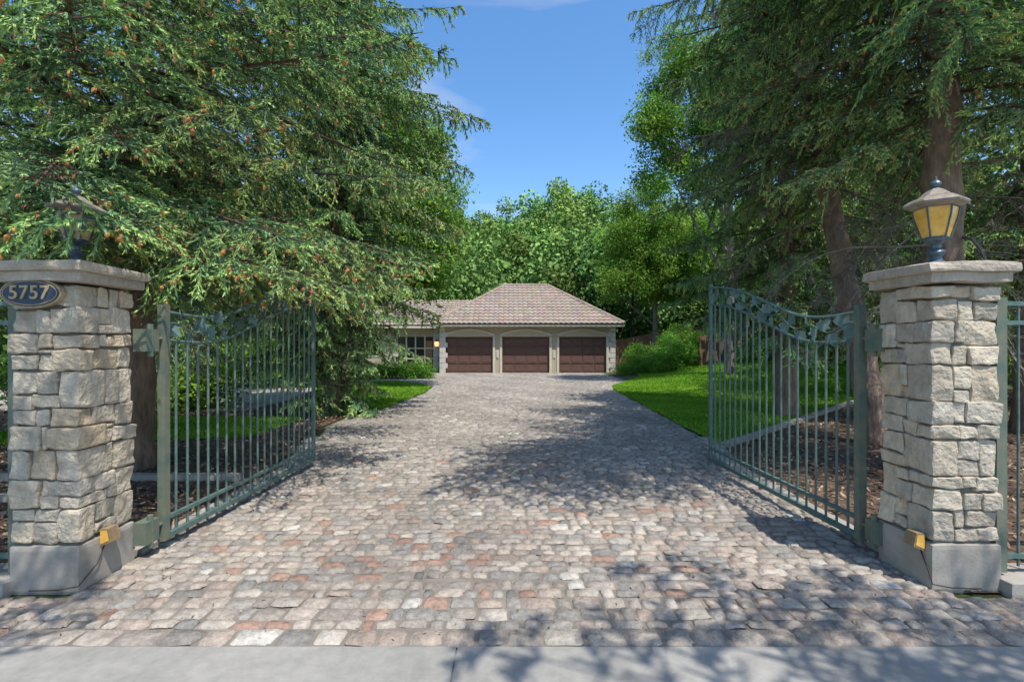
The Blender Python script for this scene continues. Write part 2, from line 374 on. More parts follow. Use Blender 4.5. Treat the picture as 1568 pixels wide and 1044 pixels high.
def pillar(x0,x1,y0,y1,lampmat,ls=1.0):
    e=empty('stone_gate_pillar')
    g=G()
    g.box((x0+0.03,y0+0.03,0.3),(x1-0.03,y1-0.03,2.05),1)
    gap=0.0045
    z=0.34
    while z<2.03:
        H=random.uniform(0.19,0.30)
        if z+H>1.91: H=2.05-z
        ext={}
        for cx_ in (0,1):
            for cy_ in (0,1):
                parts=[(z,z+H)] if (random.random()<0.42 and H<.27) else (lambda m:[(z,m),(m,z+H)])(z+H*random.uniform(0.36,0.64))
                lst=[]
                for (a,b) in parts: lst.append((a,b,random.uniform(0.10,0.25),random.uniform(0.10,0.25)))
                ext[(cx_,cy_)]=lst
                for (a,b,lx,ly) in lst:
                    pr=random.uniform(-0.008,0.015)
                    X0=(x0-pr,x0+lx) if cx_==0 else (x1-lx,x1+pr)
                    Y0=(y0-pr,y0+ly) if cy_==0 else (y1-ly,y1+pr)
                    rstone(g,(X0[0],Y0[0],a+gap),(X0[1],Y0[1],b-gap),r=0.011,amp=0.012,col=stonecol())
        for face in range(4):
            if face in (0,1): cA,cB=((0,face),(1,face)); k=2
            else: cA,cB=((face-2,0),(face-2,1)); k=3
            zs=sorted(set([z,z+H]+[q[0] for q in ext[cA]]+[q[0] for q in ext[cB]]))
            for a,b in zip(zs[:-1],zs[1:]):
                mid=(a+b)/2
                la=[q for q in ext[cA] if q[0]<=mid<=q[1]][0][k]; lb=[q for q in ext[cB] if q[0]<=mid<=q[1]][0][k]
                s0=(x0 if k==2 else y0)+la; s1=(x1 if k==2 else y1)-lb
                if s1-s0<0.02: continue
                out=[]; split(s0,s1,a,b,out)
                for (p0,p1,q0,q1) in out:
                    pr=random.uniform(-0.012,0.012); t=0.09
                    if face==0: lo=(p0+gap,y0-pr,q0+gap); hi=(p1-gap,y0+t,q1-gap)
                    elif face==1: lo=(p0+gap,y1-t,q0+gap); hi=(p1-gap,y1+pr,q1-gap)
                    elif face==2: lo=(x0-pr,p0+gap,q0+gap); hi=(x0+t,p1-gap,q1-gap)
                    else: lo=(x1-t,p0+gap,q0+gap); hi=(x1+pr,p1-gap,q1-gap)
                    if hi[0]-lo[0]>0.02 and hi[1]-lo[1]>0.02 and hi[2]-lo[2]>0.02: rstone(g,lo,hi,r=0.009,amp=0.011,col=stonecol())
        z+=H
        if z>2.04: break
    g.build('stonework',[M_stone,M_mortar],e)
    g=G()
    rstone(g,(x0-0.012,y0-0.012,0.0),(x1+0.012,y1+0.012,0.325),r=0.015,amp=0.003)
    g.build('concrete_footing',[M_conc],e)
    g=G()
    rstone(g,(x0-0.055,y0-0.055,2.06),(x1+0.055,y1+0.055,2.135),r=0.012,amp=0.008)
    rstone(g,(x0-0.085,y0-0.085,2.125),(x1+0.085,y1+0.085,2.20),r=0.02,amp=0.010)
    g.build('cap',[M_cap],e)
    c=((x0+x1)/2,(y0+y1)/2,2.20)
    L=empty('pillar_lantern')
    S=lambda pr:[(r*ls,z*ls) for r,z in pr]
    g=G()
    g.lathe(S([(0.085,0),(0.085,0.02),(0.06,0.035),(0.04,0.05),(0.034,0.075),(0.048,0.09),(0.06,0.105),(0.048,0.12),(0.028,0.135),(0.028,0.16),(0.05,0.175),(0.075,0.19),(0.082,0.2)]),c,18,0)
    six=6
    for k in range(six):
        a=2*math.pi*(k+0.5)/six
        pts=[(c[0]+r*ls*math.cos(a),c[1]+r*ls*math.sin(a),c[2]+z*ls) for r,z in ((.08,.2),(.106,.29),(.126,.36),(.135,.42))]
        g.tube(pts,0.006,5)
    for r_,z_ in ((0.08,0.205),(0.135,0.42)):
        pts=[(c[0]+ls*r_*math.cos(2*math.pi*(k+.5)/six),c[1]+ls*r_*math.sin(2*math.pi*(k+.5)/six),c[2]+ls*z_) for k in range(7)]
        g.tube(pts,0.007,5,cap=False)
    g.lathe(S([(0.14,0.418),(0.185,0.44),(0.19,0.452),(0.182,0.465)]),c,six,1,ph=math.pi/6)
    g.lathe(S([(0.182,0.465),(0.14,0.49),(0.10,0.505),(0.075,0.53),(0.05,0.55),(0.03,0.56)]),c,six,1,ph=math.pi/6)
    g.lathe(S([(0.03,0.555),(0.018,0.568),(0.03,0.582),(0.034,0.597),(0.024,0.612),(0.01,0.625),(0.006,0.645),(0.0,0.65)]),c,12,0)
    g.build('lantern_metal',[M_lampm,M_lampr],L)
    g=G(); g.lathe(S([(0.074,0.205),(0.10,0.29),(0.12,0.36),(0.128,0.416)]),c,six,0,ph=math.pi/6); g.build('lantern_glass',[lampmat],L)
PR=(2.80,3.24,3.33,3.80); PL=(-3.30,-2.86,3.30,3.77)
pillar(*PR,M_amber); pillar(*PL,M_frost,0.9)

e=empty('house_number_plaque')
cx_,cz_=(48-784)/766*3.27,CAMH+(528-449)/766*3.27
g=G(); N_=40
def ell(rx,rz,y): return [(cx_+rx*math.cos(2*math.pi*k/N_),y,cz_+rz*math.sin(2*math.pi*k/N_)) for k in range(N_)]
def disc(g,rx,rz,yb,yf,mat):
    vs=ell(rx,rz,yb)+ell(rx,rz,yf); fs=[tuple(range(N_,2*N_))]+[(k,(k+1)%N_,N_+(k+1)%N_,N_+k) for k in range(N_)]
    g.add(vs,fs,mat)
disc(g,0.20,0.098,3.30,3.262,1); disc(g,0.188,0.087,3.262,3.257,0)
ring=[(cx_+0.178*math.cos(2*math.pi*k/N_),3.256,cz_+0.077*math.sin(2*math.pi*k/N_)) for k in range(N_+1)]
g.tube(ring,0.003,4,1,cap=False)
g.build('plate',[M_plaque,M_gold],e)
t=bpy.data.curves.new('digits','FONT'); t.body='5757'; t.size=0.125; t.extrude=0.004; t.align_x='CENTER'; t.align_y='CENTER'; t.space_character=1.08; t.offset=0.0015
t.materials.append(M_gold)
o=bpy.data.objects.new('digits',t); COL.objects.link(o); o.parent=e; o.location=(cx_,3.252,cz_); o.rotation_euler=(math.radians(90),0,0)

for s,(x,y) in ((-1,(-2.845,3.50)),(1,(2.785,3.42))):
    e=empty('pillar_step_light'); g=G()
    w=0.045; xi=x; xo=x-s*0.075
    g.add([(xi,y-w,0.26),(xi,y+w,0.26),(xi,y-w,0.38),(xi,y+w,0.38),(xo,y-w,0.29),(xo,y+w,0.29),(xo+s*0.02,y-w,0.38),(xo+s*0.02,y+w,0.38)],
          [(0,1,3,2),(4,6,7,5),(2,3,7,6),(0,2,6,4),(1,5,7,3),(0,4,5,1)],0)
    g.build('housing',[M_hood],e)
    g=G(); g.add([(xi-s*0.002,y-w*0.99-0.003,0.275),(xo+s*0.012,y-w-0.003,0.30),(xo+s*0.025,y-w-0.003,0.37),(xi-s*0.002,y-w-0.003,0.37)],[(0,1,2,3)],0)
    g.build('lens',[M_amber],e)
    g=G()
    yy=PR[2]-0.014 if s>0 else PL[2]-0.014
    pts=[(x,y,0.27),(x-s*0.012,y-0.08,0.16),(x-s*0.005,yy-0.01,0.07),(x+s*0.12,yy-0.02,0.05),(x+s*0.3,yy-0.03,0.05)]
    g.tube(pts,0.004,5); g.build('cable',[M_dark],e)

# ------------------------------------------------------------------ gates
uT=[0,0.4,0.85,1.3,1.9,2.3,2.72]; zT=[1.92,1.885,1.93,2.09,2.28,2.37,2.42]
def ztop(u): return sum(float(np.interp(u+d,uT,zT)) for d in (-.2,-.1,0,.1,.2))/5
def gate(side):
    e=empty('iron_gate')
    h=Vector((side*2.77,3.98,0)); f=Vector((side*2.66,6.70,0)); W=(f-h).length; d=(f-h).normalized(); nrm=Vector((-d.y,d.x,0))
    Q=lambda u,z,o=0:h+d*u+nrm*o+Vector((0,0,z))
    g=G()
    bxf=[(0,3,2,1),(4,5,6,7),(0,1,5,4),(1,2,6,5),(2,3,7,6),(3,0,4,7)]
    def sq(u,z0,z1,w,mat=0):
        g.add([Q(u-w,z0,-w),Q(u+w,z0,-w),Q(u+w,z0,w),Q(u-w,z0,w),Q(u-w,z1,-w),Q(u+w,z1,-w),Q(u+w,z1,w),Q(u-w,z1,w)],bxf,mat)
    sq(0,0.10,1.97,0.030,1); sq(W,0.10,2.46,0.019,0)
    nb=20
    for i in range(1,nb):
        u=W*i/nb; g.tube([Q(u,0.12),Q(u,ztop(u)-0.225)],0.0105,6)
    def rail(z,w=0.016,hh=0.014):
        g.add([Q(0.02,z-hh,-w),Q(W,z-hh,-w),Q(W,z-hh,w),Q(0.02,z-hh,w),Q(0.02,z+hh,-w),Q(W,z+hh,-w),Q(W,z+hh,w),Q(0.02,z+hh,w)],bxf,0)
    rail(0.125,0.019,0.02); rail(0.27)
    n=44
    g.tube([Q(W*i/n,ztop(W*i/n)) for i in range(n+1)],0.0145,6)
    g.tube([Q(W*i/n,ztop(W*i/n)-0.225) for i in range(n+1)],0.0135,6)
    n=110
    vz=lambda u: ztop(u)-0.11+0.03*math.sin(u*2*math.pi/0.5)
    g.tube([Q(W*i/n,vz(W*i/n),0.0) for i in range(n+1)],0.007,5)
    u=0.10; kk=0
    pol=[(0,-.85),(.35,-.8),(.85,-.6),(.72,-.15),(1.0,.3),(.5,.38),(.35,.8),(0,1.2),(-.35,.8),(-.5,.38),(-1.0,.3),(-.72,-.15),(-.85,-.6),(-.35,-.8)]
    while u<W-0.06:
        up=1 if kk%2 else -1; kk+=1
        zc=vz(u)+up*random.uniform(.045,.08)
        s_=random.uniform(0.056,0.07)
        ang=(0 if up>0 else math.pi)+random.uniform(-.9,.9)
        yaw=random.choice((-1,1))*random.uniform(0.6,1.3) if random.random()<0.9 else random.uniform(-.3,.3)
        fold=random.uniform(0.15,0.4)
        def LP(a,b,th):
            a2=a*math.cos(ang)-b*math.sin(ang); b2=a*math.sin(ang)+b*math.cos(ang)
            o_=abs(a)*s_*fold+th
            X_=a2*s_*math.cos(yaw)-o_*math.sin(yaw); O_=a2*s_*math.sin(yaw)+o_*math.cos(yaw)
            return Q(u+X_,zc+b2*s_,O_)
        m=len(pol)
        vs=[LP(a,b,0) for a,b in pol]+[LP(a,b,0.005) for a,b in pol]+[LP(0,0,0),LP(0,0,.005)]
        fs=[]
        for i in range(m):
            j=(i+1)%m; fs+= [(i,j,2*m),(m+j,m+i,2*m+1),(i,m+i,m+j,j)]
        g.add(vs,fs,0)
        g.tube([Q(u,zc,0),Q(u+0.05,vz(u+0.05),0)],0.004,4)
        u+=random.uniform(0.095,0.13)
    for z in (1.70,0.24):
        px=side*2.80
        g.box((min(px-side*0.05,px+side*0.05),3.76,z-0.10),(max(px-side*0.05,px+side*0.05),3.90,z+0.07),1)
        g.tube([(side*2.77,3.83,z-0.14),(side*2.77,3.83,z+0.11)],0.022,8,1)
        g.tube([(side*2.77,3.83,z),(side*2.77,3.98,z)],0.014,6,1)
    g.build('gate_leaf',[M_metal,M_rust],e)
gate(1); gate(-1)
for side in (-1,1):
    e=empty('iron_fence'); g=G()
    x0=(PR[1] if side>0 else PL[0]); yf=3.40
    def bx(xa,xb,y0,y1,z0,z1,m=0): g.box((min(xa,xb),y0,z0),(max(xa,xb),y1,z1),m)
    bx(x0+side*0.022,x0+side*0.092,yf-0.035,yf+0.035,0.12,1.97,1)
    for z in (1.72,0.3): bx(x0-side*0.0,x0+side*0.03,yf-0.05,yf+0.05,z-0.06,z+0.06,1)
    for k in range(3):
        xx=x0+side*(2.6+2.5*k); bx(xx-0.03,xx+0.03,yf-0.03,yf+0.03,0,2.0,1)
    for z in (1.93,1.80,0.22): bx(x0+side*0.09,x0+side*8,yf-0.015,yf+0.015,z-0.015,z+0.015)
    x=0.2
    while x<8:
        g.tube([(x0+side*x,yf,0.15),(x0+side*x,yf,1.93)],0.009,5); x+=0.13
    g.build('fence_panels',[M_metal,M_rust],e)
    g=G(); g.box((min(x0,x0+side*8),yf-0.16,0),(max(x0,x0+side*8),yf+0.16,0.10)); g.build('kerb_base',[M_conc],e)

# ------------------------------------------------------------------ house
house=empty('garage_house')
HY=29.0; HX0,HX1=-4.15,5.95
g=G()
dc=[-2.48,0.80,4.10]; dw=1.37
edges=[HX0]+[v for c in dc for v in (c-dw,c+dw)]+[HX1]
for i in range(0,len(edges),2): g.box((edges[i],HY,0),(edges[i+1],HY+0.3,2.12),0)
g.box((HX0,HY,2.12),(HX1,HY+0.3,2.80),0)
g.box((HX0,HY+0.3,0),(HX0+0.3,HY+7.6,2.80),0); g.box((HX1-0.3,HY+0.3,0),(HX1,HY+7.6,2.8),0); g.box((HX0+.3,HY+7.3,0),(HX1-.3,HY+7.6,2.8),0)
g.build('walls',[M_wall],house)
g=G()
for c in dc:
    for s in (-1,1):
        xa=c+s*dw; g.box((min(xa,xa+s*0.13),HY-0.05,0.0),(max(xa,xa+s*0.13),HY-0.002,2.12))
    n=14; R=0.33; pts=[]
    for k in range(n+1):
        t_=-1+2*k/n; pts.append((c+t_*(dw+0.13),2.14+R*(1-t_*t_)))
    vs=[];fs=[]
    for (x,z) in pts: vs+=[(x,HY-0.07,z),(x,HY-0.07,z+0.11),(x,HY-0.002,z),(x,HY-0.002,z+0.11)]
    for k in range(n):
        a=k*4; fs+=[(a,a+4,a+5,a+1),(a+2,a+6,a+4,a),(a+1,a+5,a+7,a+3)]
    g.add(vs,fs)
    vs=[];fs=[]
    for (x,z) in pts: vs+=[(x,HY-0.012,2.121),(x,HY-0.012,z)]
    for k in range(n): fs.append((2*k,2*k+2,2*k+3,2*k+1))
    g.add(vs,fs,1)
g.build('door_trim',[M_trim,mat_surface('tympanum',(0.50,0.43,0.31),var=0.06,bump=0.1)],house)
g=G()
for c in dc:
    g.box((c-dw,HY+0.16,0.02),(c+dw,HY+0.2,2.12))
    for r in range(4):
        for k in range(4):
            x0=c-dw+0.05+k*(2*dw-0.04)/4; z0=0.06+r*0.515
            w=(2*dw-0.04)/4-0.06
            g.box((x0,HY+0.135,z0),(x0+w,HY+0.16,z0+0.45))
            g.box((x0+0.07,HY+0.118,z0+0.07),(x0+w-0.07,HY+0.135,z0+0.38))
g.build('garage_doors',[M_door],house)
g=G()
for xq,s in ((HX0,1),(HX1,-1)):
    for k in range(9):
        w=0.42 if k%2 else 0.26
        xa=xq-s*0.04; xb=xq+s*w
        g.box((min(xa,xb),HY-0.055,k*0.3+0.01),(max(xa,xb),HY-0.003,k*0.3+0.285))
for xq in (-0.84,2.45): g.box((xq-0.06,HY-0.04,0.9),(xq+0.06,HY-0.002,1.3))
g.build('quoins',[M_quoin],house)
def roof_plane(g,e0,e1,t0,t1,tile=0.29,ncourse=13,rngc=random):
    e0,e1,t0,t1=map(Vector,(e0,e1,t0,t1))
    ud=(e1-e0).normalized(); up=((t0+t1)/2-(e0+e1)/2); up-=ud*up.dot(ud); n=ud.cross(up).normalized()
    if n.z<0:n=-n
    for i in range(ncourse):
        a=i/ncourse;b=(i+1)/ncourse+0.012
        La=e0.lerp(t0,a);Ra=e1.lerp(t1,a); Lb=e0.lerp(t0,min(1,b));Rb=e1.lerp(t1,min(1,b))
        ua0=(La-e0).dot(ud);ua1=(Ra-e0).dot(ud);ub0=(Lb-e0).dot(ud);ub1=(Rb-e0).dot(ud)
        m=max(2,int((ua1-ua0)/(tile/5)))
        vs=[];cols=[]
        pal=[(.33,.27,.215),(.31,.25,.205),(.355,.29,.23),(.32,.27,.225),(.345,.265,.21)]
        tc={}
        for k in range(m+1):
            u=ua0+(ua1-ua0)*k/m; ti=int(u/tile)
            if ti not in tc: tc[ti]=tuple(x*rngc.uniform(0.93,1.07) for x in rngc.choice(pal))
            hgt=0.05*abs(math.sin(math.pi*u/tile))
            ub=min(max(u,ub0),ub1)
            pa=e0+ud*u+(up*a)+n*(hgt+0.05); pb=e0+ud*ub+up*min(1,b)+n*(hgt)
            vs+=[pa,pb,pa-n*0.065]; cols+=[tc[ti]]*3
        o=len(g.v); g.v.extend([tuple(v) for v in vs]); g.c.extend(cols)
        for k in range(m):
            q=o+k*3; g.f.append([q,q+3,q+4,q+1]); g.m.append(0); g.f.append([q+2,q+5,q+3,q]); g.m.append(0)
g=G()
EX0,EX1,EY0,EY1,EZ,RZ=-4.6,6.42,28.45,37.0,2.84,5.50
ry=(EY0+EY1)/2; rx0,rx1=EX0+4.1,EX1-4.1
A=(EX0,EY0,EZ);B=(EX1,EY0,EZ);C=(EX1,EY1,EZ);D=(EX0,EY1,EZ);R0=(rx0,ry,RZ);R1=(rx1,ry,RZ)
roof_plane(g,A,B,R0,R1); roof_plane(g,B,C,R1,R1); roof_plane(g,D,A,R0,R0); roof_plane(g,C,D,R1,R0)
for a,b in ((R0,R1),(A,R0),(B,R1),(C,R1),(D,R0)):
    a=Vector(a)+Vector((0,0,.05));b=Vector(b)+Vector((0,0,.05)); L_=(b-a).length; k=0
    while k<L_-0.05:
        p0=a.lerp(b,k/L_);p1=a.lerp(b,min(1,(k+0.4)/L_))
        g.col=tuple(x*random.uniform(.85,1.1) for x in (.36,.28,.225))
        g.tube([p0,p1],[0.11,0.085],8); k+=0.36
g.col=(1,1,1)
g.build('tile_roof',[M_roof],house)
g=G()
g.box((EX0+0.02,EY0+0.03,2.70),(EX1-0.02,EY0+0.15,2.82)); g.box((EX0+0.02,EY0+0.15,2.70),(EX0+0.14,EY1,2.82)); g.box((EX1-0.14,EY0+0.15,2.70),(EX1-0.02,EY1,2.82))
g.box((EX0+0.14,EY0+0.15,2.78),(EX1-0.14,EY1-0.1,2.815),1)
g.build('fascia',[M_trim,M_wall],house)
g=G(); WY=31.5
g.box((-11.5,WY,0),(-7.3,WY+0.3,2.8)); g.box((-7.3,WY,2.25),(-4.45,WY+.3,2.8)); g.box((-4.9,WY,0),(-4.16,WY+0.3,2.25)); g.box((-11.5,WY+.3,0),(-11.2,WY+7,2.8))
g.build('wing_walls',[M_wall],house)
g=G()
g.box((-7.3,WY+0.2,0),(-4.9,WY+0.24,2.25),1)
for x in (-7.3,-6.72,-6.14,-5.55,-4.98): g.box((x,WY+0.1,0),(x+0.08,WY+0.199,2.25),0)
for z in (0,0.75,1.4,2.17): g.box((-7.22,WY+0.12,z),(-4.98,WY+0.19,z+0.07),0)
g.box((-10.3,WY-0.03,0.9),(-8.2,WY-0.002,2.2),0); g.box((-10.2,WY-0.04,1.0),(-9.28,WY-0.031,2.1),1); g.box((-9.22,WY-0.04,1.0),(-8.3,WY-0.031,2.1),1)
g.box((-5.5,WY+0.19,0.3),(-5.05,WY+0.198,1.9),2)
g.build('wing_windows',[M_trim,M_glass,M_warm_pane],house)
g=G()
for k in range(9):
    w=0.42 if k%2 else 0.26
    g.box((-4.9,WY-0.05,k*0.3+0.01),(-4.9+w,WY-0.002,k*0.3+0.285)); g.box((-7.5,WY-0.05,k*0.3+0.01),(-7.5+w*0.8,WY-0.002,k*0.3+0.285))
g.build('wing_quoins',[M_quoin],house)
g=G()
A=(-12,WY-0.6,EZ);B=(-0.5,WY-0.6,EZ);D=(-12,WY+7.5,EZ);R0=(-8.8,WY+3.4,4.75);R1=(-0.5,WY+3.4,4.75)
roof_plane(g,A,B,R0,R1,ncourse=11); roof_plane(g,D,A,R0,R0,ncourse=11)
g.build('wing_roof',[M_roof],house)
g=G(); g.box((-12,WY-0.6,2.68),(-4.62,WY-0.48,2.81)); g.box((-12,WY-.48,2.77),(-4.62,WY+0.3,2.80)); g.build('wing_fascia',[M_trim],house)
e=empty('wall_lantern'); g=G(); c=(-4.72,WY-0.2,1.55)
g.box((c[0]-.03,WY-0.12,c[2]+.1),(c[0]+.03,WY-0.05,c[2]+.4)); g.lathe([(0.02,-0.05),(0.1,0),(0.11,0.01)],c,6); g.lathe([(0.14,0.3),(0.15,0.32),(0.04,0.42),(0,0.45)],c,6)
g.build('lantern_frame',[M_dark],e)
g=G(); g.lathe([(0.09,0.01),(0.12,0.3)],c,6); g.build('lantern_glow',[M_warm],e)
g=G(); x=6.5
while x<16:
    h_=1.75+float(gh(x,33)); g.box((x,33,0),(x+0.14,33.03,h_)); x+=0.15
g.build('wooden_fence',[M_wood])
g=G(); x=9
while x<26:
    z0=float(gh(x,24)); g.box((x,24+0.2*(x-9),z0-0.3),(x+0.15,24.03+0.2*(x-9),z0+1.5)); x+=0.16
g.build('wooden_fence',[M_wood])

# ------------------------------------------------------------------ foliage meshes
def unit(a): return a/np.maximum(np.linalg.norm(a,axis=-1,keepdims=True),1e-9)
def spruce_branch(name,L,seed,cones=0,hang=1.0,wide=0.33,dens=1.0,nn=11,hw=0.0068,ndl=(0.030,0.046),bright=1.0):
    r=np.random.default_rng(seed)
    Ps=[];Ds=[];Ls=[];Cs=[];Tr=[];Tc=[]
    droop=r.uniform(0.12,0.24)
    def axis(t): return np.array([L*t, 0.06*L*math.sin(t*3+seed), 0.10*L*t-droop*L*t*t+0.08*L*t**4])
    def seg(p0,p1,w0,w1):
        d=unit(p1-p0); s=unit(np.cross(d,[0.3,0.5,0.8])); s2=np.cross(d,s)
        for q in (s,s2):
            Tr.append([p0-q*w0,p0+q*w0,p1+q*w1]); Tr.append([p0-q*w0,p1+q*w1,p1-q*w1])
            Tc.extend([(.17,.115,.08)]*2)
    n=10
    for i in range(n): seg(axis(i/n),axis((i+1)/n),0.009*L*(1-i/n)+0.004,0.009*L*(1-(i+1)/n)+0.003)
    t=0.10
    while t<0.99:
        a=axis(t); ta=unit(axis(min(1,t+0.02))-axis(t-0.02))
        for s in (-1,1):
            if r.random()<0.12: continue
            l=(L*wide*(1-t)**0.75+0.14)*r.uniform(0.45,1.25)
            if t<0.25: l*=0.7
            an=math.radians(r.uniform(38,68))
            d=unit(ta*math.cos(an)+np.array([-ta[1],ta[0],0])*s*math.sin(an)+np.array([0,0,r.uniform(-0.35,0.35)]))
            sag=r.uniform(0.10,0.75)*hang
            m=max(2,int(l/0.15))
            pp=[a+d*l*(k/m)*(1-0.2*(k/m)*min(1,sag))+np.array([0,0,-sag*l*(k/m)**2]) for k in range(m+1)]
            for k in range(m):
                seg(pp[k],pp[k+1],0.006*(1-k/m)+0.002,0.006*(1-(k+1)/m)+0.002)
                dd=pp[k+1]-pp[k]; dl=np.linalg.norm(dd); dd/=dl
                fr=(k+0.5)/m
                if k>0 or l<0.4:
                    Ps.append(pp[k]);Ds.append(dd);Ls.append(dl*1.0);Cs.append(fr*0.6+(0.5 if k==m-1 else 0))
                if fr<0.12: continue
                for s2 in (-1,1):
                    for q in range(2):
                        if r.random()<0.20: continue
                        f=(k+(q+r.random())*0.5)/m
                        b=pp[k]+(pp[k+1]-pp[k])*((q+0.5)*0.5)
                        sl=(0.08+0.13*(1-f)*min(1,l))*r.uniform(0.7,1.25)
                        side=np.cross(dd,[0,0,1.0])*s2
                        sd=unit(dd*0.8+side*r.uniform(0.5,0.95)+np.array([0,0,r.uniform(-0.50*hang,0.30)]))
                        Ps.append(b);Ds.append(sd);Ls.append(sl);Cs.append(0.22+0.5*f+r.uniform(0,0.42))
                if r.random()<0.45*hang:
                    b=pp[k]; sl=r.uniform(0.08,0.22)
                    sd=unit(np.array([dd[0]*0.5,dd[1]*0.5,-1])+r.normal(0,0.3,3))
                    Ps.append(b);Ds.append(sd);Ls.append(sl);Cs.append(r.uniform(0.1,0.6))
        t+=0.14/L*r.uniform(0.8,1.2)/dens
    Ps=np.array(Ps);Ds=np.array(Ds);Ls=np.array(Ls);Cs=np.array(Cs)
    N_=len(Ps)
    u=r.random((N_,nn)); u[:,0]=0.97; u[:,1]=0.9; base=Ps[:,None]+Ds[:,None]*(u*Ls[:,None])[...,None]
    R=r.normal(0,1,(N_,nn,3)); R-= (R*Ds[:,None]).sum(-1,keepdims=True)*Ds[:,None]; R=unit(R)
    nd=unit(Ds[:,None]*1.0+R*0.65)
    # needles lie around the shoot; broad side faces mostly outward/up so clumps catch the light
    wd=np.cross(nd,R+r.normal(0,0.45,(N_,nn,3)))
    sd=unit(wd)*hw
    nl=r.uniform(ndl[0],ndl[1],(N_,nn,1))
    V=np.stack([base-sd,base+sd,base+nd*nl],2).reshape(-1,3)
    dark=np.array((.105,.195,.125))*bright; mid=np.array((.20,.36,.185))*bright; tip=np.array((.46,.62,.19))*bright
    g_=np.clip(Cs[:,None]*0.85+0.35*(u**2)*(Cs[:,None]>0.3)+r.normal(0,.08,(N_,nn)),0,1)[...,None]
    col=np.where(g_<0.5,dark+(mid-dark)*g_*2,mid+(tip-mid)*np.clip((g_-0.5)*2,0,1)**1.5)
    brown=(r.random((N_,1,1))<0.05); col=np.where(brown,np.array((.34,.22,.13)),col)
    C=np.repeat(col.reshape(-1,3),3,axis=0)
    s1=unit(np.cross(Ds,r.normal(0,1,(N_,3)))); s2=np.cross(Ds,s1); E=Ps+Ds*(Ls[:,None]+0.012)
    cw=hw*1.5
    K=np.concatenate([np.stack([Ps-s1*cw,Ps+s1*cw,E],1),np.stack([Ps-s2*cw,Ps+s2*cw,E],1)]).reshape(-1,3)
    kc=np.repeat(np.concatenate([col.mean(1)]*2)*0.8,3,axis=0)
    Tr=np.array(Tr).reshape(-1,3)
    Vs=[V,K,Tr]; Cc=[C,kc,np.repeat(np.array(Tc),3,axis=0)]
    if cones:
        sel=r.choice(np.where(Cs>0.5)[0],cones)
        for i in sel:
            c0=Ps[i]+Ds[i]*Ls[i]; ln=r.uniform(0.035,0.075); w=ln*0.24
            up=unit(np.array([0,0,-1.0])+r.normal(0,.4,3))
            a1=unit(np.cross(up,[1,.2,.1])); a2=np.cross(up,a1)
            m_=c0+up*ln*0.45; e_=c0+up*ln
            rg=[m_+(a1*math.cos(a)+a2*math.sin(a))*w for a in np.linspace(0,2*np.pi,6)[:-1]]
            tr=[]
            for k in range(5): tr+=[c0,rg[k],rg[(k+1)%5],e_,rg[(k+1)%5],rg[k]]
            Vs.append(np.array(tr)); Cc.append(np.tile(np.array((.58,.26,.10))*r.uniform(.7,1.2),(30,1)))
    V=np.concatenate(Vs);C=np.concatenate(Cc)
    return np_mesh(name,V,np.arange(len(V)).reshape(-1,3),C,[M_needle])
BIG=[spruce_branch('spruce_bough_big%d'%i,3.8,10+i,cones=(65 if i<2 else 8),hang=(1.0,0.7,1.2,0.9)[i]) for i in range(4)]
SM=[spruce_branch('spruce_bough_small%d'%i,2.0,30+i,cones=(16 if i==0 else 2),wide=0.45,hang=1.0) for i in range(4)]
LOW=dict(nn=8,hw=0.0115,ndl=(0.045,0.068),dens=0.72)
BIGL=[spruce_branch('spruce_bough_far%d'%i,3.8,110+i,cones=10,hang=1.1,**LOW) for i in range(3)]
SML=[spruce_branch('spruce_bough_farsmall%d'%i,2.0,130+i,wide=0.45,hang=1.1,**LOW) for i in range(3)]

def dead_branch(name,L,seed):
    r=random.Random(seed); g=G(); g.col=(.9,.9,.9)
    pts=[]
    for i in range(9):
        t=i/8; pts.append(Vector((L*t,0.12*L*math.sin(t*4+seed),0.05*L*t-0.3*L*t*t+r.uniform(-.02,.02))))
    g.tube(pts,[0.016*(1-i/9)+0.003 for i in range(9)],4)
    for i in range(26):
        t=r.uniform(0.1,1); k=min(7,int(t*8)); a=pts[k].lerp(pts[k+1],t*8-k)
        d=Vector((r.uniform(.2,.9),r.uniform(-1,1),r.uniform(-.8,.15))).normalized(); l=r.uniform(.15,.6)*(1.2-t)
        p=[a,a+d*l*0.5+Vector((0,0,-.03)),a+d*l+Vector((0,0,-.12*l-0.03))]
        g.tube(p,[0.005,0.004,0.002],3,cap=False)
        for q in range(4):
            f=r.uniform(.2,1); b=a+(p[2]-a)*f; d2=(d+Vector((r.uniform(-.9,.9),r.uniform(-.9,.9),r.uniform(-.9,.2)))).normalized()
            g.tube([b,b+d2*r.uniform(.06,.22)],[0.003,0.0015],3,cap=False)
    o=g.build(name,[M_bark2]); me=o.data; bpy.data.objects.remove(o); return me
DEAD=[dead_branch('dead_bough%d'%i,1.9,i) for i in range(3)]
def inst(me,name,parent,loc,az,pitch,roll,sc):
    o=bpy.data.objects.new(name,me); COL.objects.link(o); o.parent=parent
    o.matrix_local=Matrix.Translation(loc)@Matrix.Rotation(az,4,'Z')@Matrix.Rotation(-pitch,4,'Y')@Matrix.Rotation(roll,4,'X')@Matrix.Diagonal((sc,sc,sc,1))
    return o
